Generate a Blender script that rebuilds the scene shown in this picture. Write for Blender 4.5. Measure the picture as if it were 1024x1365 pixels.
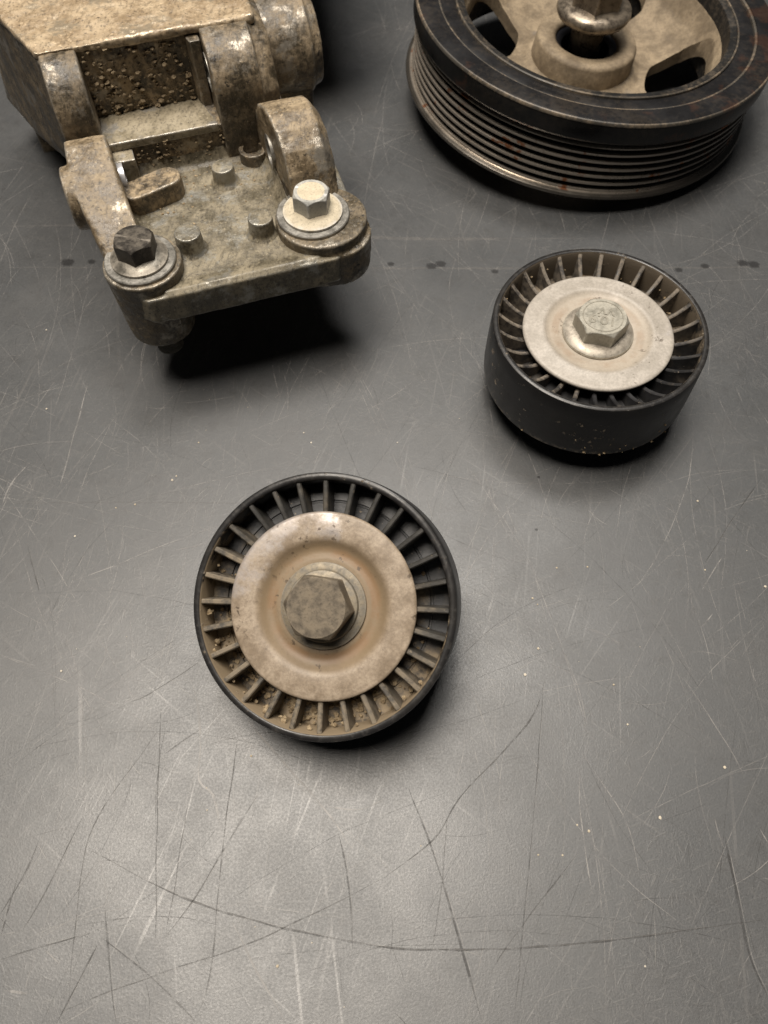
import bpy, bmesh, math, random
from mathutils import Vector, Matrix, noise as mnoise
for o in list(bpy.data.objects): bpy.data.objects.remove(o)
scene = bpy.context.scene
S = 0.001                                     # all lengths below are millimetres

# ------------------------------------------------------------------ camera
cam_d = bpy.data.cameras.new('camera'); cam = bpy.data.objects.new('camera', cam_d)
scene.collection.objects.link(cam); scene.camera = cam
cam_d.sensor_fit = 'HORIZONTAL'; cam_d.sensor_width = 36.0; cam_d.lens = 36.0*1025/1024
cam.location = (0, 0, 0.240); cam.rotation_euler = (math.radians(90-61), 0, 0)
cam_d.clip_start = 0.01; cam_d.clip_end = 50
cam_d.dof.use_dof = True; cam_d.dof.focus_distance = 0.245; cam_d.dof.aperture_fstop = 25

# ------------------------------------------------------------------ light: ceiling fixtures of a workshop
world = bpy.data.worlds.new('World'); scene.world = world; world.use_nodes = True
world.node_tree.nodes['Background'].inputs[0].default_value = (0.95, 0.97, 1.0, 1)
world.node_tree.nodes['Background'].inputs[1].default_value = 0.02
def area(name, loc, target, sx, sy, watts, col):
    d = bpy.data.lights.new(name, 'AREA'); d.shape = 'RECTANGLE'; d.size = sx; d.size_y = sy; d.energy = watts; d.color = col
    o = bpy.data.objects.new(name, d); scene.collection.objects.link(o); o.location = loc
    o.rotation_euler = (Vector(target)-Vector(loc)).to_track_quat('-Z', 'Y').to_euler()
    return o
area('ceiling_lamp', (-0.28, 0.22, 1.60), (-0.05, 0.2, 0), 0.75, 0.55, 39, (1.0, 0.91, 0.80))
area('ceiling_lamp_far', (0.15, 0.75, 1.60), (0.0, 0.25, 0), 0.6, 0.3, 14, (1.0, 0.95, 0.88))
scene.view_settings.view_transform = 'Standard'; scene.view_settings.look = 'None'
scene.view_settings.gamma = 1; scene.view_settings.exposure = 0

# ------------------------------------------------------------------ node helpers
class T:
    def __init__(s, name, root=None):
        s.m = bpy.data.materials.new(name); s.m.use_nodes = True; s.nt = s.m.node_tree
        s.b = s.nt.nodes['Principled BSDF']
        tc = s.nt.nodes.new('ShaderNodeTexCoord')
        if root is not None: tc.object = root
        s.co = tc.outputs['Object']
    def n(s, typ, ins={}, **kw):
        q = s.nt.nodes.new(typ)
        for k, v in kw.items(): setattr(q, k, v)
        for k, v in ins.items():
            if isinstance(v, bpy.types.NodeSocket): s.nt.links.new(v, q.inputs[k])
            else: q.inputs[k].default_value = v
        return q
    def noise(s, sc, det=4, rough=.55, vec=None, dist=0, off=None):
        v = vec or s.co
        if off: v = s.n('ShaderNodeVectorMath', {0: v, 1: off}, operation='ADD').outputs[0]
        return s.n('ShaderNodeTexNoise', {'Vector': v, 'Scale': sc, 'Detail': det, 'Roughness': rough, 'Distortion': dist}).outputs[0]
    def voro(s, sc, vec=None, feature='F1'):
        return s.n('ShaderNodeTexVoronoi', {'Vector': vec or s.co, 'Scale': sc}, feature=feature).outputs['Distance']
    def map(s, rot=0, scale=(1, 1, 1), loc=(0, 0, 0)):
        return s.n('ShaderNodeMapping', {'Vector': s.co, 'Rotation': (0, 0, rot), 'Scale': tuple(1/k for k in scale), 'Location': loc}, vector_type='TEXTURE').outputs[0]
    def step(s, f, a, b, lo=0., hi=1.):
        return s.n('ShaderNodeMapRange', {0: f, 1: a, 2: b, 3: lo, 4: hi}, interpolation_type='SMOOTHSTEP').outputs[0]
    def mul(s, a, b, op='MULTIPLY'):
        return s.n('ShaderNodeMath', {0: a, 1: b}, operation=op).outputs[0]
    def mix(s, f, a, b):
        q = s.n('ShaderNodeMix', data_type='RGBA')
        for k, v in ((0, f), (6, a), (7, b)):
            if isinstance(v, bpy.types.NodeSocket): s.nt.links.new(v, q.inputs[k])
            else: q.inputs[k].default_value = v if k == 0 else (*v, 1)
        return q.outputs[2]
    def axis(s, v):                           # dot of the coordinate with a fixed direction
        return s.n('ShaderNodeVectorMath', {0: s.co, 1: v}, operation='DOT_PRODUCT').outputs['Value']
    def radius(s):
        f = s.n('ShaderNodeVectorMath', {0: s.co, 1: (1, 1, 0)}, operation='MULTIPLY').outputs[0]
        return s.n('ShaderNodeVectorMath', {0: f}, operation='LENGTH').outputs['Value']
    def set(s, **kw):
        for k, v in kw.items():
            k = {'col': 'Base Color', 'rough': 'Roughness', 'metal': 'Metallic', 'spec': 'Specular IOR Level', 'coat': 'Coat Weight'}[k]
            if isinstance(v, bpy.types.NodeSocket): s.nt.links.new(v, s.b.inputs[k])
            else: s.b.inputs[k].default_value = (*v, 1) if isinstance(v, tuple) else v
    def bump(s, *hs):                         # (height socket, strength, distance in mm)
        prev = None
        for h, st, d in hs:
            q = s.n('ShaderNodeBump', {'Height': h, 'Strength': st, 'Distance': d*S})
            if prev: s.nt.links.new(prev, q.inputs['Normal'])
            prev = q.outputs[0]
        s.nt.links.new(prev, s.b.inputs['Normal'])
        return s.m

# ------------------------------------------------------------------ object helpers
def link(name, me, mat, parent=None, sharp=None):
    o = bpy.data.objects.new(name, me); scene.collection.objects.link(o)
    if mat is not None and not me.materials: me.materials.append(mat)
    if parent is not None: o.parent = parent
    if sharp is not None:
        for p in me.polygons: p.use_smooth = True
        me.set_sharp_from_angle(angle=math.radians(sharp))
    return o
def root(name, label, cat, loc, rot=(0, 0, 0), group=None):
    o = bpy.data.objects.new(name, None); scene.collection.objects.link(o)
    o.empty_display_size = .01
    o.location = [c*S for c in loc]; o.rotation_euler = rot
    o['label'] = label; o['category'] = cat
    if group: o['group'] = group
    return o
def mesh(name, bm):
    bmesh.ops.recalc_face_normals(bm, faces=bm.faces)
    me = bpy.data.meshes.new(name); bm.to_mesh(me); bm.free(); return me
def lathe(prof, seg=128, bm=None, off=(0, 0, 0), close=True, wob=0.0, seed=0):
    """revolve a closed (r,z) outline"""
    bm = bm or bmesh.new(); rings = []
    for r, z in prof:
        if r < 1e-6: rings.append([bm.verts.new(((off[0])*S, off[1]*S, (z+off[2])*S))])
        else:
            ring = []
            for i in range(seg):
                a = 2*math.pi*i/seg; rr = r
                if wob: rr += wob*mnoise.noise(Vector((math.cos(a)*2+seed, math.sin(a)*2, z*.05)))
                ring.append(bm.verts.new(((off[0]+rr*math.cos(a))*S, (off[1]+rr*math.sin(a))*S, (z+off[2])*S)))
            rings.append(ring)
    pairs = list(zip(rings, rings[1:])) + ([(rings[-1], rings[0])] if close else [])
    for A, B in pairs:
        for i in range(seg):
            j = (i+1) % seg
            if len(A) == 1 and len(B) == 1: break
            if len(A) == 1: bm.faces.new((A[0], B[i], B[j]))
            elif len(B) == 1: bm.faces.new((A[i], B[0], A[j]))
            else: bm.faces.new((A[i], B[i], B[j], A[j]))
    return bm
def hexhead(af, h, ch=1.0, seg=96, base=0.0):
    """hexagon head: flats af apart, top chamfered by a cone"""
    bm = bmesh.new(); rings = []
    rc = af/2/math.cos(math.pi/6)
    lv = [(0, 9e9), (h*.5, 9e9)] + [(h-ch*1.0*(1-k/6), af/2*.985+(rc-af/2)*1.05*(1-k/6)) for k in range(0, 7)] + [(h, af/2*.93)]
    for z, lim in lv:
        ring = []
        for i in range(seg):
            a = 2*math.pi*i/seg; t = (a % (math.pi/3))-math.pi/6
            r = min(af/2/math.cos(t)-.25*max(0, abs(t)/(math.pi/6)-.9)*10*.3, lim)
            ring.append(bm.verts.new((r*math.cos(a)*S, r*math.sin(a)*S, (z+base)*S)))
        rings.append(ring)
    for A, B in zip(rings, rings[1:]):
        for i in range(seg): bm.faces.new((A[i], A[(i+1) % seg], B[(i+1) % seg], B[i]))
    c = bm.verts.new((0, 0, (h+base-.05)*S))
    for i in range(seg): bm.faces.new((rings[-1][i], rings[-1][(i+1) % seg], c))
    bm.faces.new(rings[0][::-1])
    return bm
def prism(bm, pts, ax, lo, hi):
    """extrude a 2-D outline along an axis; outline in the two other axes in order"""
    def v(p, t):
        c = {'x': (t, p[0], p[1]), 'y': (p[0], t, p[1]), 'z': (p[0], p[1], t)}[ax]
        return bm.verts.new([k*S for k in c])
    A = [v(p, lo) for p in pts]; B = [v(p, hi) for p in pts]; n = len(pts)
    bm.faces.new(A); bm.faces.new(B[::-1])
    for i in range(n): bm.faces.new((A[i], B[i], B[(i+1) % n], A[(i+1) % n]))
    return bm
def box(bm, x0, x1, y0, y1, z0, z1): return prism(bm, [(x0, y0), (x1, y0), (x1, y1), (x0, y1)], 'z', z0, z1)
def cyl(bm, ax, c, r, lo, hi, r2=None, seg=64):
    A, B = [], []; r2 = r2 or r
    for i in range(seg):
        a = 2*math.pi*i/seg
        for L, rr, t in ((A, r, lo), (B, r2, hi)):
            p = (c[0]+rr*math.cos(a), c[1]+rr*math.sin(a))
            q = {'x': (t, p[0], p[1]), 'y': (p[0], t, p[1]), 'z': (p[0], p[1], t)}[ax]
            L.append(bm.verts.new([k*S for k in q]))
    bm.faces.new(A); bm.faces.new(B[::-1])
    for i in range(seg): bm.faces.new((A[i], B[i], B[(i+1) % seg], A[(i+1) % seg]))
    return bm
def hull(bm, pts):
    vs = [bm.verts.new([k*S for k in p]) for p in pts]
    bmesh.ops.convex_hull(bm, input=vs); return bm
tex = {}
def clouds(size, depth):
    k = (size, depth)
    if k not in tex:
        t = bpy.data.textures.new('cast', 'CLOUDS'); t.noise_scale = size*S; t.noise_depth = depth; tex[k] = t
    return tex[k]
def cast(name, bm, mat, parent, voxel=.55, smooth=4, disp=((9, 2, .5), (1.6, 2, .28)), cut=None):
    """union of overlapping solids with the soft edges and uneven skin of a sand casting; holes drilled after"""
    o = bpy.data.objects.new('tmp', mesh(name, bm)); scene.collection.objects.link(o)
    m = o.modifiers.new('r', 'REMESH'); m.mode = 'VOXEL'; m.voxel_size = voxel*S; m.use_smooth_shade = True
    m = o.modifiers.new('s', 'SMOOTH'); m.iterations = smooth; m.factor = .5
    for size, dep, amt in disp:
        m = o.modifiers.new('d', 'DISPLACE'); m.texture = clouds(size, dep); m.strength = amt*S; m.mid_level = .5; m.texture_coords = 'LOCAL'
    co = None
    if cut is not None:
        co = bpy.data.objects.new('cut', mesh('cut', cut)); scene.collection.objects.link(co)
        m = o.modifiers.new('b', 'BOOLEAN'); m.operation = 'DIFFERENCE'; m.object = co; m.solver = 'EXACT'
    dg = bpy.context.evaluated_depsgraph_get()
    me = bpy.data.meshes.new_from_object(o.evaluated_get(dg)); me.name = name; me.materials.clear()
    bpy.data.objects.remove(o)
    if co: bpy.data.objects.remove(co)
    return link(name, me, mat, parent, sharp=50)
def text_mesh(body, size, depth, name):
    c = bpy.data.curves.new(name, 'FONT'); c.body = body; c.size = size*S; c.extrude = depth*S; c.align_x = 'CENTER'; c.align_y = 'CENTER'; c.offset = .0001
    o = bpy.data.objects.new(name, c); scene.collection.objects.link(o)
    dg = bpy.context.evaluated_depsgraph_get(); me = bpy.data.meshes.new_from_object(o.evaluated_get(dg)); bpy.data.objects.remove(o)
    return me

# ------------------------------------------------------------------ the bench top
def bench_material():
    t = T('scratched_black_rubber')
    big = t.noise(9, 4, .55); mid = t.noise(45, 5, .65, off=(3, 1, 0)); fine = t.noise(1500, 4, .7)
    col = t.mix(t.step(big, .3, .7), (.043, .046, .049), (.051, .053, .055))
    col = t.mix(t.mul(t.step(mid, .45, .75), .35), col, (.062, .061, .060))
    col = t.mix(t.mul(t.step(t.noise(160, 5, .7, off=(7, 2, 1)), .5, .72), .5), col, (.028, .028, .028))
    scr = None
    for i, (rot, sx, sy, lo, hi, am) in enumerate(((.15, 9, 700, .70, .78, .2), (1.42, 6, 700, .64, .73, .4), (1.75, 8, 560, .66, .75, .35), (.9, 7, 760, .68, .76, .3), (2.5, 9, 640, .67, .75, .3), (1.2, 16, 1100, .62, .72, .3))):
        v = t.map(rot, (sx, sy, 1), (i*3.1, i*1.7, 0))
        v = t.n('ShaderNodeVectorMath', {0: v, 1: t.n('ShaderNodeTexNoise', {'Vector': t.co, 'Scale': 14.0+i, 'Detail': 1.0}).outputs['Color']}, operation='ADD').outputs[0]
        k = t.mul(t.step(t.noise(1.0, 2, .5, vec=v), lo, hi), am)
        k = t.mul(k, t.step(t.noise(22+i*3, 3, .6, off=(i*5., 0, 0)), .42, .66))
        scr = k if scr is None else t.mul(scr, k, 'MAXIMUM')
    col = t.mix(scr, col, (.16, .155, .15))
    fib = None                                # short fibre-like nicks in every direction
    for i, rot in enumerate((.3, 1.0, 1.6, 2.2, 2.8)):
        k = t.step(t.noise(1.0, 2, .6, vec=t.map(rot, (150, 1100, 1), (i*2.3, i, 0))), .58, .74)
        fib = k if fib is None else t.mul(fib, k, 'MAXIMUM')
    wear = t.step(t.noise(18, 4, .6, off=(2, 5, 0)), .35, .65, .25, 1.0); fib = t.mul(fib, wear)
    col = t.mix(t.mul(fib, .5), col, (.10, .098, .095))
    fl = t.noise(1700, 4, .7, off=(6, 6, 0))
    col = t.mix(t.step(fl, .46, .36, 0, .5), col, (.022, .022, .022)); col = t.mix(t.step(fl, .56, .68, 0, .3), col, (.075, .073, .071))
    col = t.mix(t.step(t.noise(2600, 1, .5), .74, .80, 0, .5), col, (.30, .28, .25))
    t.set(col=col, rough=t.mul(t.mul(t.step(t.noise(30, 6, .68, off=(1, 9, 0)), .34, .66, .41, .49), t.step(t.noise(1500, 3, .7, off=(1, 9, 0)), .35, .65, -.03, .05), 'ADD'), t.mul(scr, .2), 'SUBTRACT'), spec=.8)
    lea = t.voro(900, vec=t.n('ShaderNodeVectorMath', {0: t.co, 1: t.n('ShaderNodeVectorMath', {0: t.n('ShaderNodeTexNoise', {'Vector': t.co, 'Scale': 300.0}).outputs['Color'], 3: .004}, operation='SCALE').outputs[0]}, operation='ADD').outputs[0])
    return t.bump((lea, .12, .06), (fl, .55, .08), (fib, .28, .05), (mid, .05, .2), (scr, -.4, .08))
bm = bmesh.new(); bmesh.ops.create_grid(bm, x_segments=1, y_segments=1, size=.8)
for v in bm.verts: v.co.y += .3
table = link('workbench_top', mesh('workbench_top', bm), bench_material()); table['kind'] = 'structure'

def scratch_mat(name, col, rough, lo, hi, amt, spec=.5):
    t = T(name); t.set(col=col, rough=rough, spec=spec)
    f = t.mul(t.step(t.noise(260, 5, .75), lo, hi), t.step(t.noise(40, 2, .5, off=(9, 0, 0)), .25, .6, .35, 1.))
    f = t.mul(f, amt)
    tr = t.n('ShaderNodeBsdfTransparent').outputs[0]
    mx = t.n('ShaderNodeMixShader', {0: f, 1: tr, 2: t.b.outputs[0]})
    t.nt.links.new(mx.outputs[0], t.nt.nodes['Material Output'].inputs[0]); return t.m
DARK = [([(-37.7,37.1),(-45.7,22.7),(-52.8,10.2),(-59.8,0.1)],0.45),
 ([(-69.8,55.7),(-83.8,30.8),(-85.7,14.9),(-83.2,-13.8)],0.30),
 ([(-69.8,63.9),(-67.1,37.1),(-62.0,-2.6)],0.35),
 ([(-83.8,21.8),(-57.0,10.2),(-33.5,3.7),(0.0,-2.1),(20.3,-2.7),(42.8,-2.1),(71.8,0.6),(106.0,4.6)],0.50),
 ([(-44.6,58.0),(-46.3,28.8),(-46.6,-8.7),(-50.3,-19.6)],0.30),
 ([(-12.9,25.7),(-9.9,13.0),(-8.5,-3.0)],0.45),
 ([(-77.5,7.4),(-71.9,-12.9),(-69.8,-19.6)],0.40),
 ([(-99.5,24.7),(-102.1,14.9),(-106.2,5.6)],0.40),
 ([(-82.5,1.0),(-103.6,-5.2)],0.35),
 ([(-77.2,0.1),(-62.6,-8.7),(-49.3,-19.1)],0.35),
 ([(0.0,14.9),(-20.1,5.6),(-38.1,-1.7),(-69.2,-11.2),(-85.0,-17.1)],0.30),
 ([(-77.9,-1.7),(-85.5,-19.6)],0.40),
 ([(-56.1,56.9),(-66.6,49.0)],0.30),
 ([(-59.7,77.8),(-73.8,67.4),(-81.6,64.4)],0.30),
 ([(51.4,72.2),(46.8,61.5),(37.8,51.2),(22.2,36.0),(14.1,24.7),(0.0,14.9)],0.38),
 ([(7.3,39.2),(13.0,24.7),(17.8,9.3),(22.2,-6.1),(25.5,-19.1)],0.50),
 ([(50.5,69.8),(45.2,39.2),(38.9,5.6),(33.8,-19.1)],0.30),
 ([(98.7,25.7),(98.8,9.3),(99.1,-5.2),(101.5,-13.8)],0.60),
 ([(18.6,30.8),(15.8,11.1),(13.3,-1.7)],0.25),
 ([(55.9,21.8),(37.0,1.9),(28.1,-8.7)],0.30),
 ([(-124.3,120.0),(-120.6,111.6),(-116.2,102.4)],0.45),
 ([(140.7,150.2),(120.6,126.2),(110.7,113.0)],0.35),
 ([(-103.0,18.8),(-104.0,9.3),(-104.9,0.1)],0.30),
 ([(-88.2,30.8),(-94.3,13.0),(-99.1,1.9)],0.30),
 ([(-58.0,35.0),(-58.7,14.9),(-59.8,0.1)],0.25),
 ]
LIGHT = [([(-61.4,72.2),(-57.8,61.5),(-56.0,51.2),(-55.2,41.3),(-50.5,37.1),(-47.2,26.8)],0.90),
 ([(-42.4,59.2),(-29.9,45.7),(-18.1,33.9),(-9.1,22.7)],0.70),
 ([(-41.7,3.7),(-34.7,-6.9),(-25.9,-18.7)],0.70),
 ([(-124.3,80.3),(-116.3,77.2),(-91.6,67.4),(-69.9,56.3)],0.30),
 ([(-16.9,47.9),(-7.1,39.2)],0.40),
 ([(-17.0,33.9),(-7.1,33.1),(0.0,36.0)],0.50),
 ([(24.1,75.9),(28.3,66.2),(33.2,51.2)],0.35),
 ([(57.4,83.5),(61.7,68.6),(62.8,54.6)],0.30),
 ([(60.0,50.1),(65.9,39.2),(71.0,28.8),(72.2,15.9)],0.40),
 ([(58.6,43.5),(57.6,30.8),(58.3,11.1)],0.35),
 ([(95.6,72.2),(103.8,54.6),(107.9,42.4)],0.35),
 ([(96.5,30.8),(96.8,26.8),(97.5,22.7)],0.35),
 ([(109.0,27.8),(110.6,23.7)],0.50),
 ([(74.7,5.6),(73.0,-6.9)],0.30),
 ([(117.4,168.5),(111.1,145.8),(101.6,127.6),(93.4,114.3),(85.9,104.1)],0.30),
 ([(109.2,94.3),(104.2,89.5)],0.45),
 ([(117.1,115.6),(107.5,102.9)],0.35),
 ([(43.5,137.3),(45.3,129.0),(47.1,122.2)],0.30),
 ([(50.8,110.4),(56.5,88.4),(61.4,64.8),(62.2,54.3)],0.30),
 ([(66.2,89.5),(72.0,87.2),(77.1,83.7)],0.80),
 ([(-116.3,189.9),(-117.1,171.5),(-117.5,152.9),(-117.9,142.3)],0.50),
 ([(-131.0,154.1),(-135.9,144.6),(-136.9,136.6)],0.50),
 ([(-143.4,159.0),(-129.8,162.7),(-116.5,163.3)],0.45),
 ([(-58.1,127.6),(-76.4,120.0),(-88.0,114.2),(-104.5,106.5)],0.35),
 ([(-72.3,117.9),(-61.2,120.6)],0.50),
 ([(-124.3,80.3),(-112.8,76.6),(-103.3,73.5)],0.30),
 ([(-87.2,-6.1),(-92.0,-2.6)],0.30),
 ([(-100.9,-12.1),(-93.8,-12.9)],0.70),
 ([(-138.0,136.7),(-89.5,136.9),(-47.7,136.6)],0.35),
 ([(-166.4,254.0),(-137.1,254.0),(-120.9,254.4)],0.90),
 ([(-5.5,254.0),(22.1,253.5),(48.0,252.6)],0.90),
 ([(126.0,253.5),(166.9,256.2)],0.70),
 ([(-172.6,279.7),(-135.6,280.2)],1.20),
 ([(-4.7,272.0),(16.0,271.0)],1.20),
 ]
def ribbon(bm, pts, w, z, rng):
    P = [Vector((x, y)) for x, y in pts]
    fine = []                                 # smooth the polyline, then let the hand shake
    for i in range(len(P)-1):
        p0 = P[i-1] if i else P[i]*2-P[i+1]; p3 = P[i+2] if i+2 < len(P) else P[i+1]*2-P[i]
        n = max(3, int((P[i+1]-P[i]).length/2.5))
        for k in range(n):
            u = k/n
            fine.append(.5*((2*P[i])+(P[i+1]-p0)*u+(2*p0-5*P[i]+4*P[i+1]-p3)*u*u+(3*P[i]-p0-3*P[i+1]+p3)*u**3))
    fine.append(P[-1]); prev = None; N = len(fine); s = rng.random()*99
    for i, p in enumerate(fine):
        d = (fine[min(i+1, N-1)]-fine[max(i-1, 0)]).normalized(); nn = Vector((-d.y, d.x))
        p = p+nn*.35*mnoise.noise(Vector((i*.25, s, 0)))
        u = i/(N-1); ww = w*.5*min(1, 5*u+.15, 5*(1-u)+.15)*(.75+.6*mnoise.noise(Vector((i*.45, s, 5))))
        cur = (bm.verts.new(((p.x+nn.x*ww)*S, (p.y+nn.y*ww)*S, z*S)), bm.verts.new(((p.x-nn.x*ww)*S, (p.y-nn.y*ww)*S, z*S)))
        if prev: bm.faces.new((prev[0], prev[1], cur[1], cur[0]))
        prev = cur
rng = random.Random(5)
bmd, bml = bmesh.new(), bmesh.new()
for pts, w in DARK:
    ribbon(bmd, pts, w*1.4, .045, rng)
    ribbon(bml, [(x+w*.75, y+w*.25) for x, y in pts], w*.35, .042, rng)      # the raised burr beside the groove
SEAMS = [([(-170, 254), (-60, 254.3), (40, 253.6), (120, 253.8), (190, 255)], 1.5), ([(-170, 280), (-110, 280), (0, 272.5), (40, 271.8), (90, 272)], 2.0), ([(-140, 136.8), (-95, 137), (-45, 136.6)], .35)]
bms = bmesh.new()
for pts, w in SEAMS: ribbon(bms, pts, w, .02, rng)
for pts, w in LIGHT[:-6]: ribbon(bml, pts, w, .06, rng)
for k in range(1700):                          # the many finer marks between them
    x, y = rng.uniform(-190, 190), rng.uniform(-30, 430); a = rng.choice((1.5, 1.5, 1.75, 1.9, 1.2, 1.0, .6, .1, 2.6))+rng.uniform(-.3, .3); L = rng.choice((6, 10, 16, 25, 40, 70, 110))*rng.uniform(.7, 1.3)
    c = rng.uniform(-.25, .25); pts = []
    for i in range(4):
        pts.append((x, y)); x += math.cos(a)*L/3; y += math.sin(a)*L/3; a += c
    ribbon(bmd if rng.random() < (.55 if y < 70 else .2) else bml, pts, rng.uniform(.06, .2), .022+.000013*k, rng)
for nm, b_, mt in (('seam_lines', bms, scratch_mat('seam', (.15, .146, .142), .6, .28, .60, .55)), ('scratch_marks_dark', bmd, scratch_mat('scratch_dark', (.040, .038, .036), .8, .30, .60, .40, .2)), ('scratch_marks_pale', bml, scratch_mat('scratch_pale', (.27, .26, .25), .45, .30, .58, .8))):
    o = link(nm, mesh(nm, b_), mt, table); o['kind'] = 'stuff'
oil = T('oil_drop'); oil.set(col=(.022, .022, .023), rough=.45)
oil.nt.links.new(oil.n('ShaderNodeMixShader', {0: oil.mul(oil.step(oil.mul(oil.radius(), oil.mul(oil.noise(2.2, 4, .6, off=(3, 1, 0)), .9), 'ADD'), 1.30, .80), .6), 1: oil.n('ShaderNodeBsdfTransparent').outputs[0], 2: oil.b.outputs[0]}).outputs[0], oil.nt.nodes['Material Output'].inputs[0])
oil = oil.m
for k, (x, y, r) in enumerate(((-137.7, 257.1, 3.6), (-127.4, 257.6, 2.2), (20.5, 254.9, 3), (24.6, 256.2, 3), (2.9, 256.2, 2), (47.9, 251.7, 2), (127.4, 252.6, 2.2), (139.2, 254.9, 2.4), (155.9, 256.7, 3), (160.5, 255.8, 3.4), (56.6, 147.6, .8), (53.7, 125.9, .8), (-119, 256, 1.8), (92, 264, 2), (100, 258, 1.4))):
    bm = bmesh.new(); vs = []
    for i in range(28):
        a = i*2*math.pi/28; q = r*(1+.32*mnoise.noise(Vector((math.cos(a)*1.3+k*3, math.sin(a)*1.3, k))))
        q /= r; vs.append(bm.verts.new((q*math.cos(a), q*math.sin(a), 0)))
    bm.faces.new(vs); o = link('oil_stain', mesh('oil_stain', bm), oil, table)
    o.location = (x*S, y*S, (.07+.004*k)*S); o.scale = (r*S*1.15, r*S*.9, 1)

# ------------------------------------------------------------------ materials of the parts
def plastic(r, dust, name, dirvec=(0, 0, 0), lo=.5, hi=.7, base=(.016, .016, .017)):
    t = T(name, r)
    d = t.noise(260, 7, .75); g = t.mul(t.axis(dirvec), t.noise(60, 4, .6), 'ADD')
    k = t.step(g, lo, hi); k2 = t.mul(k, t.step(d, .38, .58, .15, 1.0))
    col = t.mix(t.step(t.noise(90, 4, .6, off=(4, 4, 4)), .4, .7), base, tuple(c*2.6 for c in base))
    col = t.mix(k2, col, dust)
    col = t.mix(t.step(t.noise(700, 2, .6), .68, .74, 0, .7), col, tuple(c*1.1 for c in dust))
    t.set(col=col, rough=t.step(k2, 0, 1, .42, .92), spec=.45)
    return t.bump((d, .5, .25), (t.noise(900, 3, .6), .4, .08))
def drum_plastic(r, name, dirt, wallc):
    t = T(name, r); z = t.axis((0, 0, 1)); d = t.noise(420, 5, .65)
    col = t.mix(t.step(t.noise(50, 4, .6), .35, .7), (.008, .008, .009), (.016, .015, .014))
    edge = t.step(z, -.0226, -.0254)          # grit caught along the lower lip
    col = t.mix(t.mul(edge, t.step(d, .48, .6)), col, (.20, .17, .13))
    topl = t.step(z, -.0009, -.0002)
    col = t.mix(t.mul(topl, t.step(t.noise(420, 5, .65), .46, .72, .1, .7)), col, (.06, .056, .052))
    inner = t.mul(t.step(t.radius(), .0357, .0354), t.step(t.mul(t.axis(dirt), t.noise(210, 6, .75, off=(1, 1, 6)), 'ADD'), .38, .54, .0, .95))
    col = t.mix(inner, col, wallc)
    clod = t.mul(t.step(d, .60, .66), t.step(t.noise(70, 3, .6, off=(2, 8, 1)), .52, .62))
    col = t.mix(clod, col, (.30, .24, .17))
    t.set(col=col, rough=t.step(t.noise(120, 3), .3, .7, .30, .42), spec=.45)
    return t.bump((d, .3, .2), (clod, .6, .4))
def steel_plate(r, name, c1, c2, stain, samt, shine, seed, bdir):
    t = T(name, r); rad = t.radius()
    a = t.noise(130, 7, .72, off=(seed, 0, 0)); b = t.noise(1100, 5, .75, off=(0, seed, 0)); big = t.noise(70, 6, .68, off=(seed, seed, 0))
    col = t.mix(t.step(a, .36, .66), c1, c2)
    col = t.mix(t.step(b, .42, .62, 0, .35), col, tuple(c*.55 for c in c1))
    ring = t.mul(t.step(rad, .0200, .0172), t.step(a, .25, .6, .6, 1))
    col = t.mix(t.mul(ring, samt), col, stain)
    rust = t.mul(t.mul(t.step(rad, .0132, .0142), t.step(rad, .0172, .0155)), t.step(big, .38, .58))
    col = t.mix(t.mul(rust, samt*.5), col, (.22, .115, .05))
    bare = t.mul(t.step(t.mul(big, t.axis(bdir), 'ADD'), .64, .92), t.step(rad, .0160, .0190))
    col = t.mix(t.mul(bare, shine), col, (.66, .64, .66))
    sp = t.mul(t.step(t.noise(520, 4, .65, off=(1, seed, 3)), .58, .63), t.step(t.noise(70, 3, .6, off=(4, seed, 3)), .52, .62))
    col = t.mix(t.mul(sp, .8), col, (.06, .042, .028))
    t.set(col=col, rough=t.step(bare, .0, 1, .50, .30), metal=t.mul(bare, .6), spec=.5)
    return t.bump((a, .2, .25), (b, .6, .08))
def bolt_steel(r, name, c1, c2, rough=.5, metal=.55, worn=True):
    t = T(name, r); a = t.noise(260, 6, .7); b = t.noise(1300, 4, .75)
    col = t.mix(t.step(a, .36, .64), c1, c2); col = t.mix(t.step(b, .50, .70, 0, .6), col, tuple(c*.4 for c in c1))
    pt = t.n('ShaderNodeNewGeometry').outputs['Pointiness']
    if worn: col = t.mix(t.mul(t.step(pt, .52, .60), t.step(t.noise(400, 4, .7), .35, .6, .1, .8)), col, tuple(min(.75, c*1.9+.05) for c in c2))
    t.set(col=col, rough=t.step(a, .3, .7, rough-.12, rough+.2), metal=metal)
    return t.bump((a, .3, .25), (b, .5, .08))

def rib_mesh(z_rim, z_mid, z_in, floor, r0, r1, thick):
    bm = bmesh.new(); top = []
    n = 10
    for i in range(n+1):
        u = i/n; r = r1+(r0-r1)*u
        z = (1-u)**2*z_rim+2*u*(1-u)*z_mid+u*u*z_in
        top.append((r, z))
    rows = []
    for r, z in top:
        h = thick*.5
        rows.append([bm.verts.new((r*S, y*S, zz*S)) for y, zz in ((-h*1.25, floor), (-h, z-.35), (-h*.55, z), (h*.55, z), (h, z-.35), (h*1.25, floor))])
    for A, B in zip(rows, rows[1:]):
        for i in range(6): bm.faces.new((A[i], A[(i+1) % 6], B[(i+1) % 6], B[i]))
    bm.faces.new(rows[0]); bm.faces.new(rows[-1][::-1])
    return mesh('rib', bm)

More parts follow.
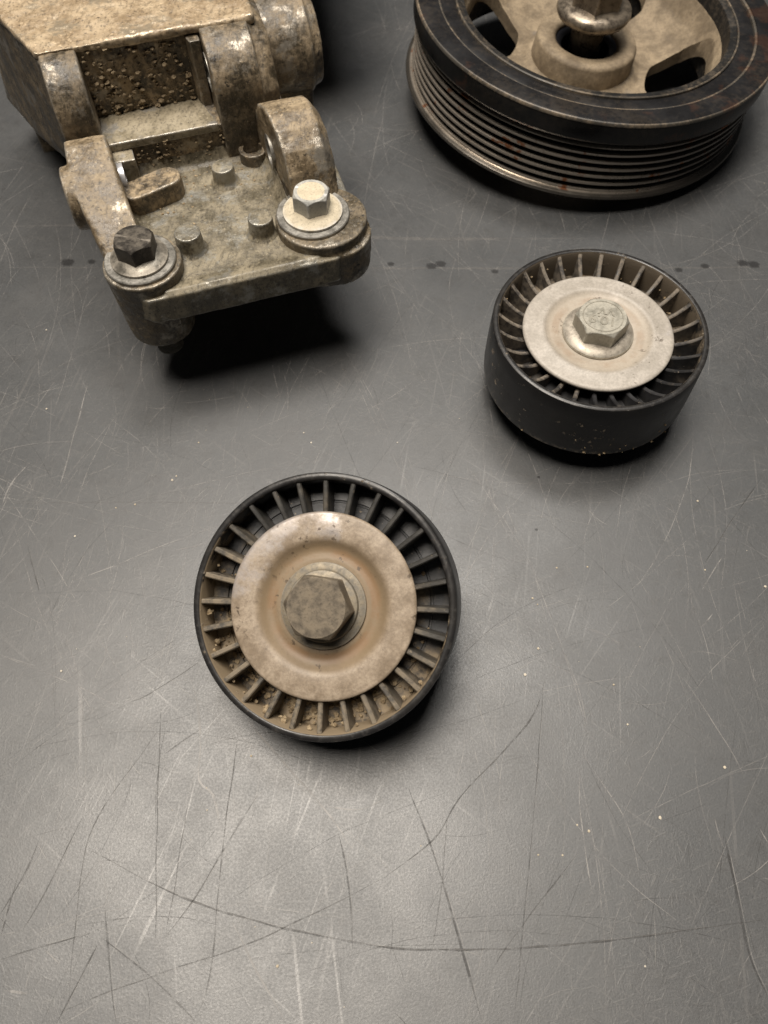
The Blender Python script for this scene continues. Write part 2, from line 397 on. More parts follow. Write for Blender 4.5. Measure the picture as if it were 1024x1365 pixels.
def idler(rt, mats, plate_prof, plate_z, hex_rot, rib0, rib_z, web_z, bush, shank, hexh=8.0, stepped=False):
    """ribbed plastic idler pulley: drum, web, 28 ribs, pressed steel shield, flange bolt, spacer behind"""
    drum = [(34.9, web_z-1.5), (35.3, -.6), (35.6, -.15), (35.9, 0), (36.9, 0), (37.35, -.25), (37.55, -.8), (37.75, -6), (37.95, -14), (38.0, -22), (37.8, -25.0), (37.3, -25.5), (35.3, -25.5), (34.9, -25)]
    link('rim', mesh('rim', lathe(drum, 192, wob=.05)), mats['drum'], rt, 35)
    web = [(15, web_z), (29.6, web_z), (29.8, web_z-.7), (30.3, web_z-.7), (30.5, web_z-.1), (35.0, web_z-.6), (35.0, web_z-3), (15, web_z-3)]
    link('web', mesh('web', lathe(web, 128)), mats['web'], rt, 35)
    link('hub', mesh('hub', lathe([(8, plate_z-5), (20.5, plate_z-5), (22, web_z-1), (22, -22), (8, -22)], 96)), mats['web'], rt, 35)
    jit = random.Random(int(plate_z*10)); rm = rib_mesh(*rib_z, web_z-.5, 21, 35.2, 1.45)
    for k in range(28):
        o = link('rib', rm, mats['rib'], rt); o.rotation_euler = (0, 0, math.radians(rib0+k*360/28+jit.uniform(-.35, .35)))
    for p in rm.polygons: p.use_smooth = True
    rm.set_sharp_from_angle(angle=math.radians(40))
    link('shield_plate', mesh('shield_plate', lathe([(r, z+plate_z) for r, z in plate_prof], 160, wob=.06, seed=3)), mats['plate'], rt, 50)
    fz = plate_z+plate_prof[-1][1]            # floor of the shield, where the bolt bears
    b = bpy.data.objects.new('tmp', None)
    fl = [(0, fz+.05), (0, fz+2.9), (8.6, fz+2.8), (9.9, fz+2.3), (10.2, fz+1.7), (10.25, fz+1.35), (11.6, fz+1.3), (12.2, fz+.95), (12.3, fz+.3), (11.9, fz+.02)] if stepped else [(0, fz+.05), (0, fz+2.6), (8, fz+2.6), (10.2, fz+2.25), (11.8, fz+1.7), (12.4, fz+1.1), (12.5, fz+.3), (12.1, fz+.02)]
    bpy.data.objects.remove(b)
    bolt = link('bolt', mesh('bolt', hexhead(16.4, hexh, 1.1, 96, fz+2.3)), mats['bolt'], rt, 28); bolt.rotation_euler = (0, 0, hex_rot)
    link('bolt_flange', mesh('bolt_flange', lathe(fl, 128, close=True)), mats['flange'], bolt, 30)
    sp = lathe([(0, -20), (11, -20), (11, -bush+.4), (10.6, -bush), (0, -bush)], 64)
    link('spacer', mesh('spacer', sp), mats['flange'], rt, 35)
    if shank > bush: link('bolt_shank', mesh('bolt_shank', lathe([(0, -bush+1), (5, -bush+1)]+sum([[(5, -bush-k*1.5), (4.4, -bush-k*1.5-.75)] for k in range(int((shank-bush-1.5)/1.5))], [])+[(4.2, -shank), (0, -shank)], 48, close=False)), mats['flange'], bolt, 30)
    return fz+2.3+hexh, bolt

# --- the idler lying tilted on its bolt end
ax = Vector((-.13, -.43, .893)).normalized()
xa = Vector((1, 0, 0)); xa = (xa-ax*xa.dot(ax)).normalized(); ya = ax.cross(xa)
near = root('idler_pulley', 'ribbed black idler pulley lying tilted, rust-stained tan shield and dark worn hex bolt', 'pulley', (-17.3, 80.9, 40.0), Matrix((xa, ya, ax)).transposed().to_euler(), 'ribbed idler pulleys')
TAN = (.30, .24, .165)
nm = {'drum': drum_plastic(near, 'near_drum', (-3, -7, 0), (.25, .195, .13)), 'web': plastic(near, TAN, 'near_web', (-4, -9, 0), .40, .60, (.03, .031, .033)),
      'rib': plastic(near, (.20, .165, .12), 'near_rib', (-4, -6, 0), .30, .62, (.024, .023, .021)),
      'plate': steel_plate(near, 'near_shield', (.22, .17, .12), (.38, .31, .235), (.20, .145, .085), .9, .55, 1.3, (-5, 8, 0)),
      'bolt': bolt_steel(near, 'near_bolt', (.11, .092, .070), (.20, .165, .12), .5, .4), 'flange': bolt_steel(near, 'near_flange', (.24, .20, .14), (.17, .155, .13), .55, .25)}
dish = [(6, -3.6), (26.0, -1.4), (26.45, -1.0), (26.5, -.55), (26.2, -.15), (25.6, 0), (22, .12), (20.0, .05), (18.9, -.25), (18.0, -.9), (17.0, -1.8), (15.8, -2.35), (14.6, -2.5), (13.6, -2.2), (12.9, -2.2), (6, -2.2)]
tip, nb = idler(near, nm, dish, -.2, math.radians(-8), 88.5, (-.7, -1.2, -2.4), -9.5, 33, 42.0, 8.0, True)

def clods(rt, mat, spots, seed):
    bm = bmesh.new(); g = random.Random(seed)
    for x, y, z, q in spots:
        h = bmesh.ops.create_icosphere(bm, subdivisions=2, radius=q*S); sd = g.random()*90; fz = g.uniform(.35, .7)
        for v in h['verts']:
            k = 1+.7*mnoise.noise(v.co*(1.6/(q*S))+Vector((sd, sd, 0)))
            v.co = Vector((v.co.x*k+x*S, v.co.y*k+y*S, v.co.z*k*fz+z*S))
    o = link('packed_dirt', mesh('packed_dirt', bm), mat, rt); o['kind'] = 'stuff'
def clod_mat(r, name):
    t = T(name, r); a = t.noise(500, 5, .7)
    t.set(col=t.mix(t.step(a, .38, .62), (.17, .125, .075), (.36, .285, .185)), rough=.9, spec=.2); return t.bump((a, .8, .3))
g = random.Random(3); spots = []
for k in range(260):
    a = math.radians(g.gauss(248, 42)); q = g.uniform(28.5, 35.0); spots.append((q*math.cos(a), q*math.sin(a), -9.3 if q < 33.8 else g.uniform(-9, -3), g.choice((.25, .35, .45, .6, .8))))
clods(near, clod_mat(near, 'near_dirt'), spots, 1)

# --- the idler standing flat on its spacer
right = root('idler_pulley', 'ribbed black idler pulley sitting level, clean beige shield and stamped pale bolt', 'pulley', (75.6, 187.6, 37.0), (0, 0, 0), 'ribbed idler pulleys')
rm_ = {'drum': drum_plastic(right, 'right_drum', (0, 3.5, 0), (.105, .085, .062)), 'web': plastic(right, (.19, .155, .115), 'right_web', (0, 6, 0), .36, .62),
       'rib': plastic(right, (.20, .17, .135), 'right_rib', (-2, 5, 0), .32, .52),
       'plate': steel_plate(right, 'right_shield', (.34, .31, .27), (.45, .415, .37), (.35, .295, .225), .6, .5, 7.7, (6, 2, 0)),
       'bolt': bolt_steel(right, 'right_bolt', (.30, .285, .24), (.40, .38, .325), .45, .45), 'mark': bolt_steel(right, 'right_mark', (.25, .235, .195), (.32, .30, .25), .5, .4, False), 'flange': bolt_steel(right, 'right_flange', (.31, .275, .23), (.42, .38, .32), .42, .45)}
dish2 = [(6, -2.8), (25.6, -2.0), (26.3, -1.5), (26.55, -.9), (26.4, -.4), (25.8, -.08), (25, 0), (21.0, 0), (20.2, .32), (19.4, .32), (18.6, -.2), (17.8, -.9), (16.5, -1.15), (13.2, -1.2), (12.6, -1.4), (6, -1.4)]
tip, rb = idler(right, rm_, dish2, -3.0, math.radians(-13), 4.0, (-.6, -7.5, -6.0), -10.5, 37.0, 36, 6.0)
g = random.Random(8); spots = []
for k in range(150):
    a = math.radians(g.gauss(85, 50)); q = g.uniform(28, 35.0); spots.append((q*math.cos(a), q*math.sin(a), -10.4 if q < 34 else g.uniform(-10, -3), g.choice((.2, .3, .4, .5))))
for k in range(20):                           # crumbs stuck to the drum near its lower lip
    a = math.radians(g.gauss(278, 26)); spots.append((38*math.cos(a), 38*math.sin(a), g.choice((-25, -24.6, -24, g.uniform(-25, -17))), g.choice((.15, .22, .3, .45))))
clods(right, clod_mat(right, 'right_dirt'), spots, 2)
R8 = math.radians(13)
for body, x, y, sz in (('10.9', 0, -1.7, 5.6), ('VV', .9, 2.6, 4.6)):
    o = link('grade_mark', text_mesh(body, sz, .16, 'grade_mark'), rm_['mark'], rb)
    a = math.radians(-14)
    p = Matrix.Rotation(R8+a, 3, 'Z') @ Vector((x, y, 0)); o.location = (p.x*S, p.y*S, tip*S); o.rotation_euler = (0, 0, math.pi+R8+a)
o = link('raised_ring', mesh('raised_ring', lathe([(6.6, tip-.1), (6.7, tip+.12), (7.0, tip+.12), (7.1, tip-.1)], 96)), rm_['mark'], rb, 30)

# ------------------------------------------------------------------ the crankshaft pulley
caxis = Vector((.071, -.029, .997)).normalized(); xa = Vector((1, 0, 0)); xa = (xa-caxis*xa.dot(caxis)).normalized(); ya = caxis.cross(xa)
crank = root('crankshaft_pulley', 'large grooved black crankshaft pulley with dusty tan spoked hub and loose centre bolt', 'pulley', (96.8, 369.8, 47.0), Matrix((xa, ya, caxis)).transposed().to_euler())
def crank_paint(name, base, dustamt, rustamt, rough):
    t = T(name, crank); a = t.noise(60, 6, .65); b = t.noise(420, 6, .75); c = t.noise(34, 5, .65, off=(5, 5, 5))
    col = t.mix(t.step(a, .35, .7), base, tuple(k*1.3 for k in base))
    col = t.mix(t.mul(t.step(t.mul(b, c, 'ADD'), .92, 1.22), dustamt), col, (.24, .19, .135))
    rr = t.step(t.mul(t.noise(85, 4, .6, off=(11, 3, 2)), t.step(t.axis((10, -4, 0)), .35, 1.0, 0, .16), 'ADD'), .60, .72)
    col = t.mix(t.mul(rr, rustamt), col, (.12, .048, .022))
    t.set(col=col, rough=t.step(a, .3, .7, rough-.12, rough+.1), spec=.4); return t.bump((a, .12, .3), (b, .35, .1))
black = crank_paint('worn_black_paint', (.006, .006, .006), .04, .25, .32)
face = crank_paint('scuffed_ring_face', (.011, .011, .012), .07, .16, .30)
rub = crank_paint('damper_rubber', (.008, .008, .008), .25, 0, .5)
def grooves_mat():
    t = T('worn_groove_steel', crank); a = t.noise(75, 5, .65); rad = t.radius(); b = t.noise(500, 4, .7)
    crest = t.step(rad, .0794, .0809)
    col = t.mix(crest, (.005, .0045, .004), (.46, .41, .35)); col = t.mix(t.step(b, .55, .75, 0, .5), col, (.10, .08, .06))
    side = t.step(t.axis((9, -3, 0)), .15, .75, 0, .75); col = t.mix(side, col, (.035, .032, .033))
    r = t.mul(t.step(t.noise(120, 4, .6, off=(2, 2, 2)), .60, .67), crest); col = t.mix(t.mul(r, .9), col, (.30, .10, .03))
    col = t.mix(t.step(rad, .0816, .0826), col, (.105, .095, .082))
    t.set(col=col, rough=t.step(a, .3, .7, .22, .38), metal=t.mul(crest, .7)); return t.bump((b, .3, .12))
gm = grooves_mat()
link('inertia_ring', mesh('inertia_ring', lathe([(72.2, -8), (72.2, -.9), (72.8, -.35), (81.6, 0), (82.6, -.35), (83, -1.2), (83, -8.8), (82.4, -9.8), (80.4, -10.8), (74, -11.6)], 256)), black, crank, 30)
link('ring_face', mesh('ring_face', lathe([(73.2, -.30), (73.3, -.02), (81.4, .22), (82.2, 0.05), (82.2, -.35)], 256)), face, crank, 30)
gp = [(66, -11.6), (79.0, -11.6), (80.4, -12.2)]
z = -12.6
for k in range(6):
    gp += [(81.0, z), (81.1, z-.45), (77.6, z-1.15), (77.6, z-2.35), (81.1, z-3.05)]; z -= 3.56
gp += [(81.2, z-.3), (82.6, z-.6), (83.5, z-1.0), (83.9, z-1.6), (83.7, z-2.3), (82.6, z-2.9), (66, z-3.1)]
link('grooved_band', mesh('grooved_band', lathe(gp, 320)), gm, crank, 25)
link('rubber_ring', mesh('rubber_ring', lathe([(64.8, -9), (64.8, -1.7), (65.6, -1.3), (71.2, -1.2), (72.1, -1.6), (72.1, -9)], 256)), face, crank, 30)
link('inner_rim', mesh('inner_rim', lathe([(60.8, -1.9), (61.1, -1.2), (63.9, -.7), (64.7, -1.2), (64.7, -30), (60.2, -30)], 256)), rub, crank, 30)
bead = crank_paint('pale_bead', (.055, .05, .043), .8, .35, .4)
link('pale_edge', mesh('pale_edge', lathe([(72.0, -1.5), (72.1, -.55), (72.6, -.25), (73.0, -.3), (73.1, -1.5)], 256)), bead, crank, 30)
link('pale_edge', mesh('pale_edge', lathe([(64.2, -1.5), (64.3, -.5), (64.8, -.35), (65.1, -.6), (65.2, -2)], 256)), bead, crank, 30)
link('pale_edge', mesh('pale_edge', lathe([(81.9, -.4), (82.1, .06), (82.7, -.12), (83.06, -.7), (83.08, -1.3), (82.6, -1.3)], 256)), bead, crank, 30)  # outer edge highlight put into this bead's paler colour
def cast_iron():
    t = T('dusty_cast_iron', crank); a = t.noise(80, 7, .7); b = t.noise(900, 5, .75)
    col = t.mix(t.step(a, .34, .66), (.13, .10, .066), (.29, .23, .155)); col = t.mix(t.step(b, .46, .66, 0, .5), col, (.10, .08, .06))
    col = t.mix(t.step(t.noise(36, 4, .6, off=(3, 9, 1)), .60, .72, 0, .6), col, (.12, .11, .10))
    t.set(col=col, rough=.72, spec=.35); return t.bump((a, .35, .6), (b, .5, .2))
iron = cast_iron()
bm = lathe([(17, -25), (25.5, -25), (27.0, -25.8), (29, -27), (40, -26), (50, -22.5), (56, -17), (59, -11.5), (61, -8), (63, -7), (63, -13), (59, -21), (52, -28), (42, -31.5), (17, -33)], 160)
cut = bmesh.new()
for a in (-17, 73, 163, 253):
    a = math.radians(a); M = Matrix.Rotation(a, 3, 'Z'); prof = []
    for p0, p1, p2 in (((33, -9), (35, -14), (46, -22)), ((46, -22), (55, -24), (57.5, -14)), ((57.5, -14), (59, 0), (57.5, 14)), ((57.5, 14), (55, 24), (46, 22)), ((46, 22), (35, 14), (33, 9)), ((33, 9), (31, 0), (33, -9))):
        for i in range(7):
            u = i/7; q = M @ Vector(((1-u)**2*p0[0]+2*u*(1-u)*p1[0]+u*u*p2[0], (1-u)**2*p0[1]+2*u*(1-u)*p1[1]+u*u*p2[1], 0)); prof.append((q.x, q.y))
    prism(cut, prof, 'z', -50, 5)
cast('spoked_disc', bm, iron, crank, .9, 5, ((14, 2, .5), (2, 2, .25)), cut)
link('hub_boss', mesh('hub_boss', lathe([(14.6, -45), (14.6, -16.6), (15.4, -15.6), (16.4, -15.2), (22.2, -15.0), (23.2, -15.5), (23.8, -16.6), (24.4, -25), (25.5, -34), (24, -45)], 128, wob=.15)), iron, crank, 40)
bore = T('dark_bore', crank); bore.set(col=(.02, .021, .026), rough=.35)
link('bore_sleeve', mesh('bore_sleeve', lathe([(11.5, -35), (11.5, -19), (12.5, -18.2), (14.6, -17.4), (14.7, -35)], 96)), bore.m, crank, 40)
cb = bolt_steel(crank, 'greasy_bolt_steel', (.12, .10, .08), (.26, .22, .17), .30, .65)
cbolt = root('crank_bolt', 'greasy steel flange bolt standing in the large pulley hub', 'bolt', (0, 0, 0))
zz = -4.5
bp = [(0, -33.9), (6.6, -33.9), (7.4, -32), (7.6, -14), (9, zz-3.6), (13.5, zz-2.6), (16.2, zz-1.2), (17.1, zz+.8), (16.6, zz+2.8), (14.8, zz+3.9), (12.6, zz+4.2), (11.0, zz+4.9), (0, zz+5)]
link('flanged_shank', mesh('flanged_shank', lathe(bp, 96, close=False)), cb, cbolt, 45)
link('hex_head', mesh('hex_head', hexhead(21, 10, 1.4, 96, zz+4.6)), cb, cbolt, 28).rotation_euler = (0, 0, .35)
M4 = Matrix((xa, ya, caxis)).transposed().to_4x4(); M4.translation = Vector((96.8, 369.8, 47.0))*S
cbolt.matrix_world = M4 @ Matrix.Translation((-.001, .0005, 0.001)) @ Matrix.Rotation(math.radians(-2), 4, 'Y')

# ------------------------------------------------------------------ the cast bracket
br = root('engine_bracket', 'dirty cast aluminium accessory bracket with drilled ears and two flange bolts', 'bracket', (-83, 199, 0), (0, 0, math.radians(18)))
def alu(name, dirt, dust, bare, g=.55, seed=0, pits=.5):
    """sand-cast aluminium under oily grime and pale road dust"""
    t = T(name, br); a = t.noise(95, 7, .72, off=(seed, 0, 0)); b = t.noise(900, 5, .75, off=(0, seed, 0)); c = t.noise(40, 6, .66, off=(0, 0, seed))
    st = t.noise(1.0, 5, .7, vec=t.n('ShaderNodeMapping', {'Vector': t.co, 'Rotation': (0, 0, -.35), 'Scale': (1/760, 1/230, 1/230)}, vector_type='TEXTURE').outputs[0])
    col = t.mix(t.step(a, .38, .62), dirt, dust)
    col = t.mix(t.step(c, .48, .62, 0, g), col, dirt)
    col = t.mix(t.step(st, .50, .66, 0, .6), col, tuple(k*.45 for k in dirt))
    col = t.mix(t.step(b, .56, .68, 0, .65), col, tuple(min(1, k*1.25) for k in dust))
    col = t.mix(t.step(b, .46, .34, 0, .75), col, (.025, .020, .015))
    pit = t.mul(t.step(t.noise(430, 3, .65, off=(seed, 2, 9)), .60, .66, 0, pits), t.step(t.noise(70, 4, .6, off=(seed, 5, 5)), .38, .58)); col = t.mix(pit, col, (.012, .010, .008))
    fleck = t.mul(t.step(t.noise(560, 3, .6, off=(3, seed, 5)), .62, .68), t.step(t.noise(60, 4, .6, off=(seed, 8, 1)), .42, .6)); col = t.mix(t.mul(fleck, .85), col, tuple(min(1, k*1.3) for k in dust))
    m = t.step(t.noise(75, 6, .72, off=(seed, 7, 2)), .53, .63)
    pt = t.n('ShaderNodeNewGeometry').outputs['Pointiness']
    edge = t.mul(t.step(pt, .512, .545), t.step(t.noise(150, 5, .7), .36, .54)); m = t.mul(m, edge, 'MAXIMUM')
    col = t.mix(t.mul(m, .8), col, bare)
    t.set(col=col, rough=t.step(t.mul(a, t.mul(m, .2), 'SUBTRACT'), .3, .7, .30, .70), metal=t.mul(m, .55), spec=.55)
    return t.bump((a, .3, .6), (st, .6, .35), (b, .8, .2), (pit, -.6, .3))
DIRT, DUST, BARE = (.08, .064, .042), (.37, .295, .195), (.44, .42, .385)
m_plate = alu('cast_plate', (.10, .086, .058), (.25, .215, .15), (.34, .33, .295), .4, 1, .6)
m_front = alu('cast_boss', (.06, .048, .030), (.23, .18, .115), (.33, .30, .25), .5, 6, .9)
m_ear = alu('cast_ear', (.12, .090, .055), (.34, .265, .17), (.38, .35, .30), .4, 4, .6)
m_lug = alu('cast_lug', (.045, .036, .023), (.24, .185, .118), (.32, .29, .245), .55, 9, .9)
m_wall = alu('cast_grimy_wall', (.035, .028, .019), (.38, .29, .18), (.30, .27, .225), .5, 13, 1.0)
m_deck = alu('cast_dusty_deck', (.27, .20, .125), (.45, .355, .235), (.46, .39, .29), .35, 17, .5)
m_sill = alu('machined_sill', (.20, .17, .115), (.32, .275, .195), BARE, .2, 21, .3)
m_cut = bolt_steel(br, 'machined_face', (.25, .24, .215), (.34, .325, .295), .36, .6, False)
# plate with its edge wall and front lip
bm = bmesh.new()
prism(bm, [(-10, -6), (0, -14.5), (66, -14.5), (79, -4), (79, 64), (-10, 64)], 'z', 39.5, 50)
hull(bm, [(6, -14.5, 39), (60, -14.5, 39), (6, -13, 51.2), (60, -13, 51.2), (6, -8, 50), (60, -8, 50), (6, -8, 39), (60, -8, 39)])
cast('base_plate', bm, m_plate, br, .6, 10, ((11, 2, .6), (1.8, 2, .22)))
# corner bosses
bm = cyl(bmesh.new(), 'z', (1.5, 0), 11.8, 25, 54.6, 13.4)
hull(bm, [(-9, 0, 30), (-6, -9, 30), (8, -12, 34), (12, 0, 34), (-11.5, 0, 50), (-8, -9.5, 50), (9, -12.5, 50), (14, 0, 50)])
cast('corner_boss', bm, m_front, br, .5, 12)
bm = cyl(bmesh.new(), 'z', (65, 3), 15, 35, 54.4, 16.2); cyl(bm, 'z', (68.5, -1), 12.5, 36, 50, 13)
cast('corner_boss', bm, m_front, br, .5, 16)
# step wall and sill
cast('step_wall', box(bmesh.new(), -10, 66, 50.5, 72, 41, 63.4), m_wall, br, .55, 3, ((7, 2, .5), (1.4, 2, .5)))
cast('sill', prism(bmesh.new(), [(-1.2, 49.8), (40.3, 49.8), (36.2, 69), (-1.2, 69)], 'z', 61.2, 64.2), m_sill, br, .4, 3, ((9, 2, .3), (1.5, 2, .15)))
# pocket wall with the deck on top
cast('pocket_wall', box(bmesh.new(), -3, 43, 67, 110, 50, 89.2), m_wall, br, .55, 3, ((8, 2, .8), (1.5, 2, .6)))
bm = bmesh.new(); prism(bm, [(-14, 66), (61, 65.6), (64, 120), (-34, 120), (-23, 91)], 'z', 87.2, 90.2)
cast('top_deck', bm, m_deck, br, .55, 22, ((22, 1, 2.2), (6, 2, 1.0), (1.5, 2, .45)))
cast('pocket_rib', prism(bmesh.new(), [(36.0, 66.5), (37.0, 62.5), (40.8, 62.5), (40.8, 70), (36.2, 70)], 'z', 60, 87), m_lug, br, .45, 3)
# flared flank on the outer side, down to its foot
bm = hull(bmesh.new(), [(-13, 64, 88), (-24, 95, 88), (-30, 120, 88), (-10, 64, 40), (-17, 75, 48), (-30, 112, 34), (-44, 165, 20), (10, 64, 40), (10, 165, 20), (10, 120, 88)])
cast('flank', bm, m_lug, br, .9, 4)
cast('foot', box(bmesh.new(), -36, -6, 150, 172, 0, 30), m_wall, br, 1.0, 3)
# left lug with rounded nose
def nose(cy, cz, R, back, bottom, n=22):
    pts = [(back, cz+R)] + [(cy-R*math.sin(a), cz+R*math.cos(a)) for a in [math.pi/2*i/n for i in range(n+1)]] + [(cy-R, bottom), (back, bottom)]
    return pts
cast('lug', prism(bmesh.new(), nose(66, 73, 16, 72, 42), 'x', -13.2, -.6), m_lug, br, .5, 14)
cut = cyl(bmesh.new(), 'x', (60, 77.0), 6.2, 30, 50)
bm = prism(bmesh.new(), nose(64, 73.4, 15.6, 72, 46), 'x', 41.2, 58); hull(bm, [(58, 66, 88.6), (58, 49, 72), (58, 49, 46), (58, 95, 88.6), (58, 95, 46), (65, 92, 86), (65, 64, 84), (65, 55, 70), (65, 55, 46), (65, 95, 46)])
cyl(cut, 'x', (70, 76), 3.6, 60, 70)
cast('lug', bm, m_lug, br, .5, 12, cut=cut)
link('bushing', mesh('bushing', cyl_ring := lathe([(5.0, 0), (6.3, 0), (6.3, 10), (5.0, 10)], 48)), m_cut, br, 30).matrix_local = Matrix.Translation((.0409, .060, .0770)) @ Matrix.Rotation(math.pi/2, 4, 'Y')
# ears
ear = [(52, 46), (51, 60), (49, 67), (44, 72.5), (37, 75.8), (30, 76.6), (23, 75), (17, 70.5), (13, 64), (10.5, 56), (9, 46)]
cut = cyl(bmesh.new(), 'x', (34, 60.5), 5.6, 45, 64)
bm = hull(bmesh.new(), [(57.2-(y-10)*.085, y, z) for y, z in ear]+[(71, y, z) for y, z in ear]); hull(bm, [(71, y, z) for y, z in ear]+[(75, 46, 46), (75, 44, 62), (75, 38, 69), (75, 27, 69), (75, 19, 63), (75, 10, 46)])
cast('ear', bm, m_ear, br, .5, 14, cut=cut)
link('bushing', mesh('bushing', lathe([(4.4, 0), (5.9, 0), (5.9, 8), (4.4, 8)], 48)), m_cut, br, 30).matrix_local = Matrix.Translation((.0546, .034, .0605)) @ Matrix.Rotation(math.pi/2, 4, 'Y')
earl = [(51, 42), (50.5, 66), (48, 70), (43, 71.2), (34, 69.5), (24, 65.5), (12, 59.5), (5, 55.5), (0, 50), (0, 42)]
bm = hull(bmesh.new(), [(-13.8 if y > 20 else -9.5, y, z) for y, z in earl]+[(.6 if y > 20 else 3.0, y, z) for y, z in earl])
cyl(bm, 'x', (33, 58.5), 10.5, -17.2, -8)
cut = cyl(bmesh.new(), 'x', (33, 58.5), 4.6, -25, -13)
cast('ear', bm, m_ear, br, .5, 14, cut=cut)
white = T('zinc_washer', br); white.set(col=(.62, .62, .64), rough=.35, metal=.5)
link('bushing', mesh('bushing', lathe([(1.8, 0), (4.9, 0), (4.9, 3), (1.8, 3)], 48)), white.m, br, 30).matrix_local = Matrix.Translation((.0002, .040, .0575)) @ Matrix.Rotation(math.pi/2, 4, 'Y')
bm = prism(bmesh.new(), [(0, 49), (7, 49), (3.2, 50.6), (1.2, 53), (0, 56)], 'y', 12, 50)
prism(bm, [(55.6, 49), (48.5, 49), (52.4, 50.6), (54.6, 53), (55.6, 57)], 'y', 10, 50)
prism(bm, [(51, 49), (45, 49.4), (48.6, 50.8), (49.8, 53), (51, 56)], 'x', 2, 55)
cast('fillet', bm, m_plate, br, .5, 8)
g = random.Random(21); spots = []             # grit caked on the pocket wall, the step and the plate corners
for k in range(230):
    spots.append((g.uniform(0, 35), g.gauss(66.9, .15), 64.5+24*g.random()**1.3, g.choice((.3, .4, .55, .8, 1.1))))
for k in range(120): spots.append((g.uniform(2, 50), g.gauss(50.3, .2), g.uniform(50, 62), g.choice((.25, .35, .5, .7))))
for k in range(160): spots.append((g.uniform(8, 54), 49-abs(g.gauss(0, 14)), 50.1, g.choice((.15, .2, .3, .45))))
clods(br, clod_mat(br, 'caked_grit'), spots, 5)
# round horizontal boss behind and its post
bm = cyl(bmesh.new(), 'x', (84, 68), 17.5, 60, 82, None, 96); cyl(bm, 'x', (84, 68), 16, 82, 86, 14.5)
cast('cylinder_boss', bm, m_lug, br, .6, 10)
cast('unseen_shadow_arm', hull(bmesh.new(), [(20, 125, 55), (128, 150, 58), (20, 125, 82), (128, 150, 80), (60, 270, 40), (145, 270, 40), (60, 270, 75), (145, 270, 75)]), m_lug, br, 1.2, 3)  # unseen arm, added so its shadow falls on the bench behind
cast('post', box(bmesh.new(), 64, 81, 70, 96, 0, 66), m_wall, br, .7, 4)
# pads and pegs on the plate
for x, y, r, h, m in ((18.6, 5.8, 4.5, 57.2, m_plate), (44.0, 6.0, 4.3, 56.8, m_plate), (37.4, 37.0, 4.0, 56.4, m_plate)):
    pb = cyl(bmesh.new(), 'z', (x, y), r+.4, 47, h, r); cyl(pb, 'z', (x, y), r+2.6, 48.8, 50.9, r+.5)
    cast('peg', pb, m, br, .4, 5, ((4, 2, .3), (1.2, 2, .2)))
bm = hull(bmesh.new(), [(x+5.2*math.cos(a), y+5.2*math.sin(a), z) for x, y in ((5, 33), (17, 36.5)) for a in [i*math.pi/8 for i in range(16)] for z in (47, 57.5)])
cast('pad', bm, m_wall, br, .4, 8)
bm = cyl(bmesh.new(), 'z', (50.5, 46), 5.2, 48, 54.5); box(bm, 44, 55, 50.4, 54, 48, 56)
cast('pad', bm, m_lug, br, .4, 3, cut=cyl(bmesh.new(), 'z', (50.5, 46), 3.6, 51, 70))
cast('pad', box(bmesh.new(), 0, 8, 44, 52, 48, 61), m_sill, br, .4, 3)
# flange bolts
def flange_bolt(x, y, z, af, rf, hh, m_head, m_fl, m_w, rw, rot, below):
    w = link('washer', mesh('washer', lathe([(4, z), (4, z+1.3), (rw-.3, z+1.3), (rw, z+1.0), (rw, z)], 96, off=(x, y, 0))), m_w, br, 35)
    b = link('flange_bolt', mesh('flange_bolt', hexhead(af, hh, .9, 96, 0)), m_head, br, 28); b.location = (x*S, y*S, (z+3.2)*S); b.rotation_euler = (0, 0, rot)
    link('bolt_flange', mesh('bolt_flange', lathe([(0, -1.9), (0, .9), (af*.5, .8), (rf*.9, -.4), (rf, -1.0), (rf, -1.7), (rf-.3, -1.9)], 96)), m_fl, b, 35)
    if below:
        pr = [(0, -16), (4.9, -16)]
        for k in range(16): pr += [(4.9, below+21-z-3.2-k*1.25), (4.2, below+21-z-3.2-k*1.25-.6)]
        link('bolt_tip', mesh('bolt_tip', lathe(pr+[(0, below-z-3.2)], 40, close=False)), m_fl, b, 30)
dk = bolt_steel(br, 'blackened_bolt', (.045, .04, .035), (.12, .105, .085), .42, .5)
dk2 = bolt_steel(br, 'worn_flange', (.13, .12, .10), (.27, .245, .205), .42, .5)
flange_bolt(1.2, 0, 54.6, 12.2, 9.6, 6.6, dk, dk2, m_cut, 12.0, .25, 11)
zn = bolt_steel(br, 'zinc_bolt', (.36, .36, .34), (.46, .45, .41), .42, .35)
dz = bolt_steel(br, 'dusted_zinc', (.46, .40, .29), (.58, .51, .38), .65, .05)
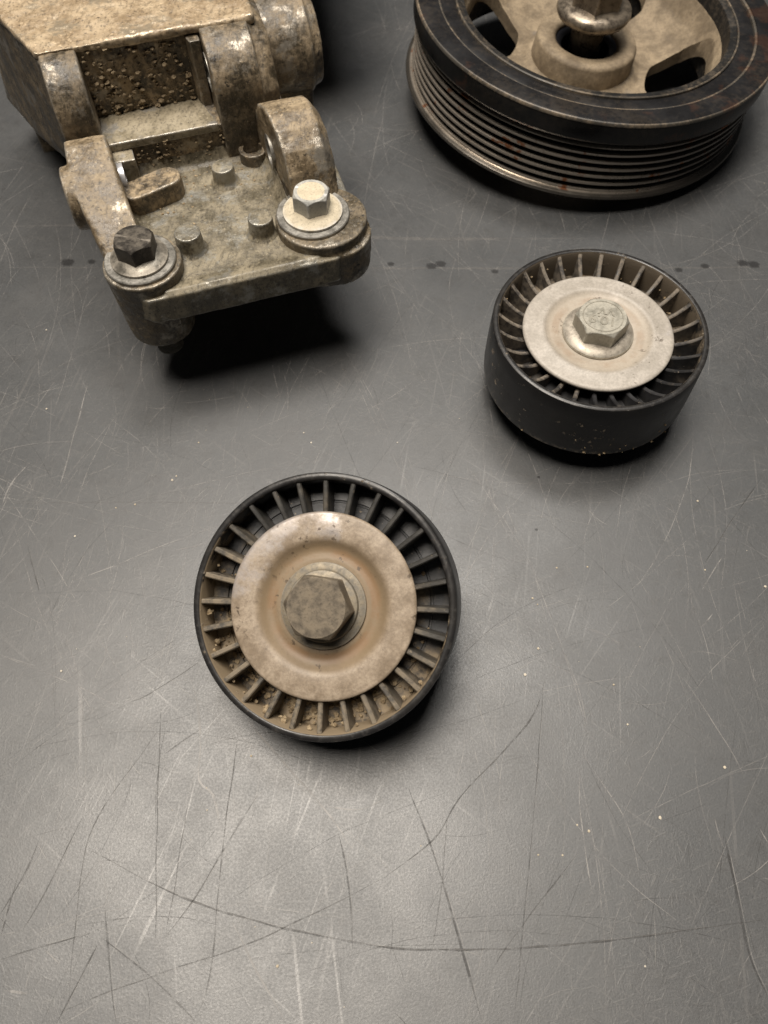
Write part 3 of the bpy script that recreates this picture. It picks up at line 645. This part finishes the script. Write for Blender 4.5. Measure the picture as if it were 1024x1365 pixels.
flange_bolt(62.4, 4.0, 54.4, 11.8, 10.4, 6.8, zn, dz, m_cut, 12.8, .08, 0)
fb = [o for o in br.children if o.name.startswith('flange_bolt')][-1]
link('dust_cap', mesh('dust_cap', lathe([(0, 6.98), (4.1, 6.93), (4.9, 6.75), (5.3, 6.45), (5.3, 6.3), (0, 6.3)], 64, close=False)), dz, fb, 60)

# ------------------------------------------------------------------ grit on the bench
bm = bmesh.new(); rng = random.Random(11)
def crumb(x, y, r):
    g = bmesh.ops.create_icosphere(bm, subdivisions=1, radius=r*S)
    s = rng.random()*50; fl = rng.uniform(.4, .8)
    for v in g['verts']:
        k = 1+.6*mnoise.noise(v.co*(700/r)*.6+Vector((s, s, s)))
        v.co = Vector((v.co.x*k+x*S, v.co.y*k*rng.uniform(.9, 1.1)+y*S, v.co.z*k*fl+r*.35*S))
GRIT = [(49.9, 99.8), (51.4, 97.6), (-138.7, 218.5), (-130.1, 178.5), (-95.9, 134.7), (-89.3, 136.0), (-76.1, 148.0), (-77.3, 146.3), (-69.6, 162.8), (-27.3, 162.8), (-108.4, 123.3), (-103.3, 74.7), (-40.3, 48.3), (-28.6, -6.6), (45.0, 73.5), (72.8, 70.3), (80.7, 30.8), (56.3, 28.8), (59.4, 27.2), (51.1, 20.8), (44.2, 20.8), (70.2, -6.6), (102.6, 45.0), (129.1, 104.1), (112.8, 137.5), (110.0, 110.3), (59.2, 111.1), (69.8, 111.4), (50.0, 82.2), (75.4, 57.8), (5.1, 162.8), (-30.4, 167.3)]
for x, y in GRIT: crumb(x, y, rng.uniform(.28, .5))
for k in range(90): crumb(rng.uniform(-190, 190), rng.uniform(-30, 420), rng.choice((.1, .13, .16, .22)))
gt = T('grit'); gt.set(col=gt.mix(gt.step(gt.noise(60), .4, .6), (.45, .38, .27), (.56, .51, .43)), rough=.8)
g = link('grit', mesh('grit', bm), gt.m); g['kind'] = 'stuff'; g['label'] = 'pale grit crumbs scattered over the scratched dark bench top'; g['category'] = 'grit'
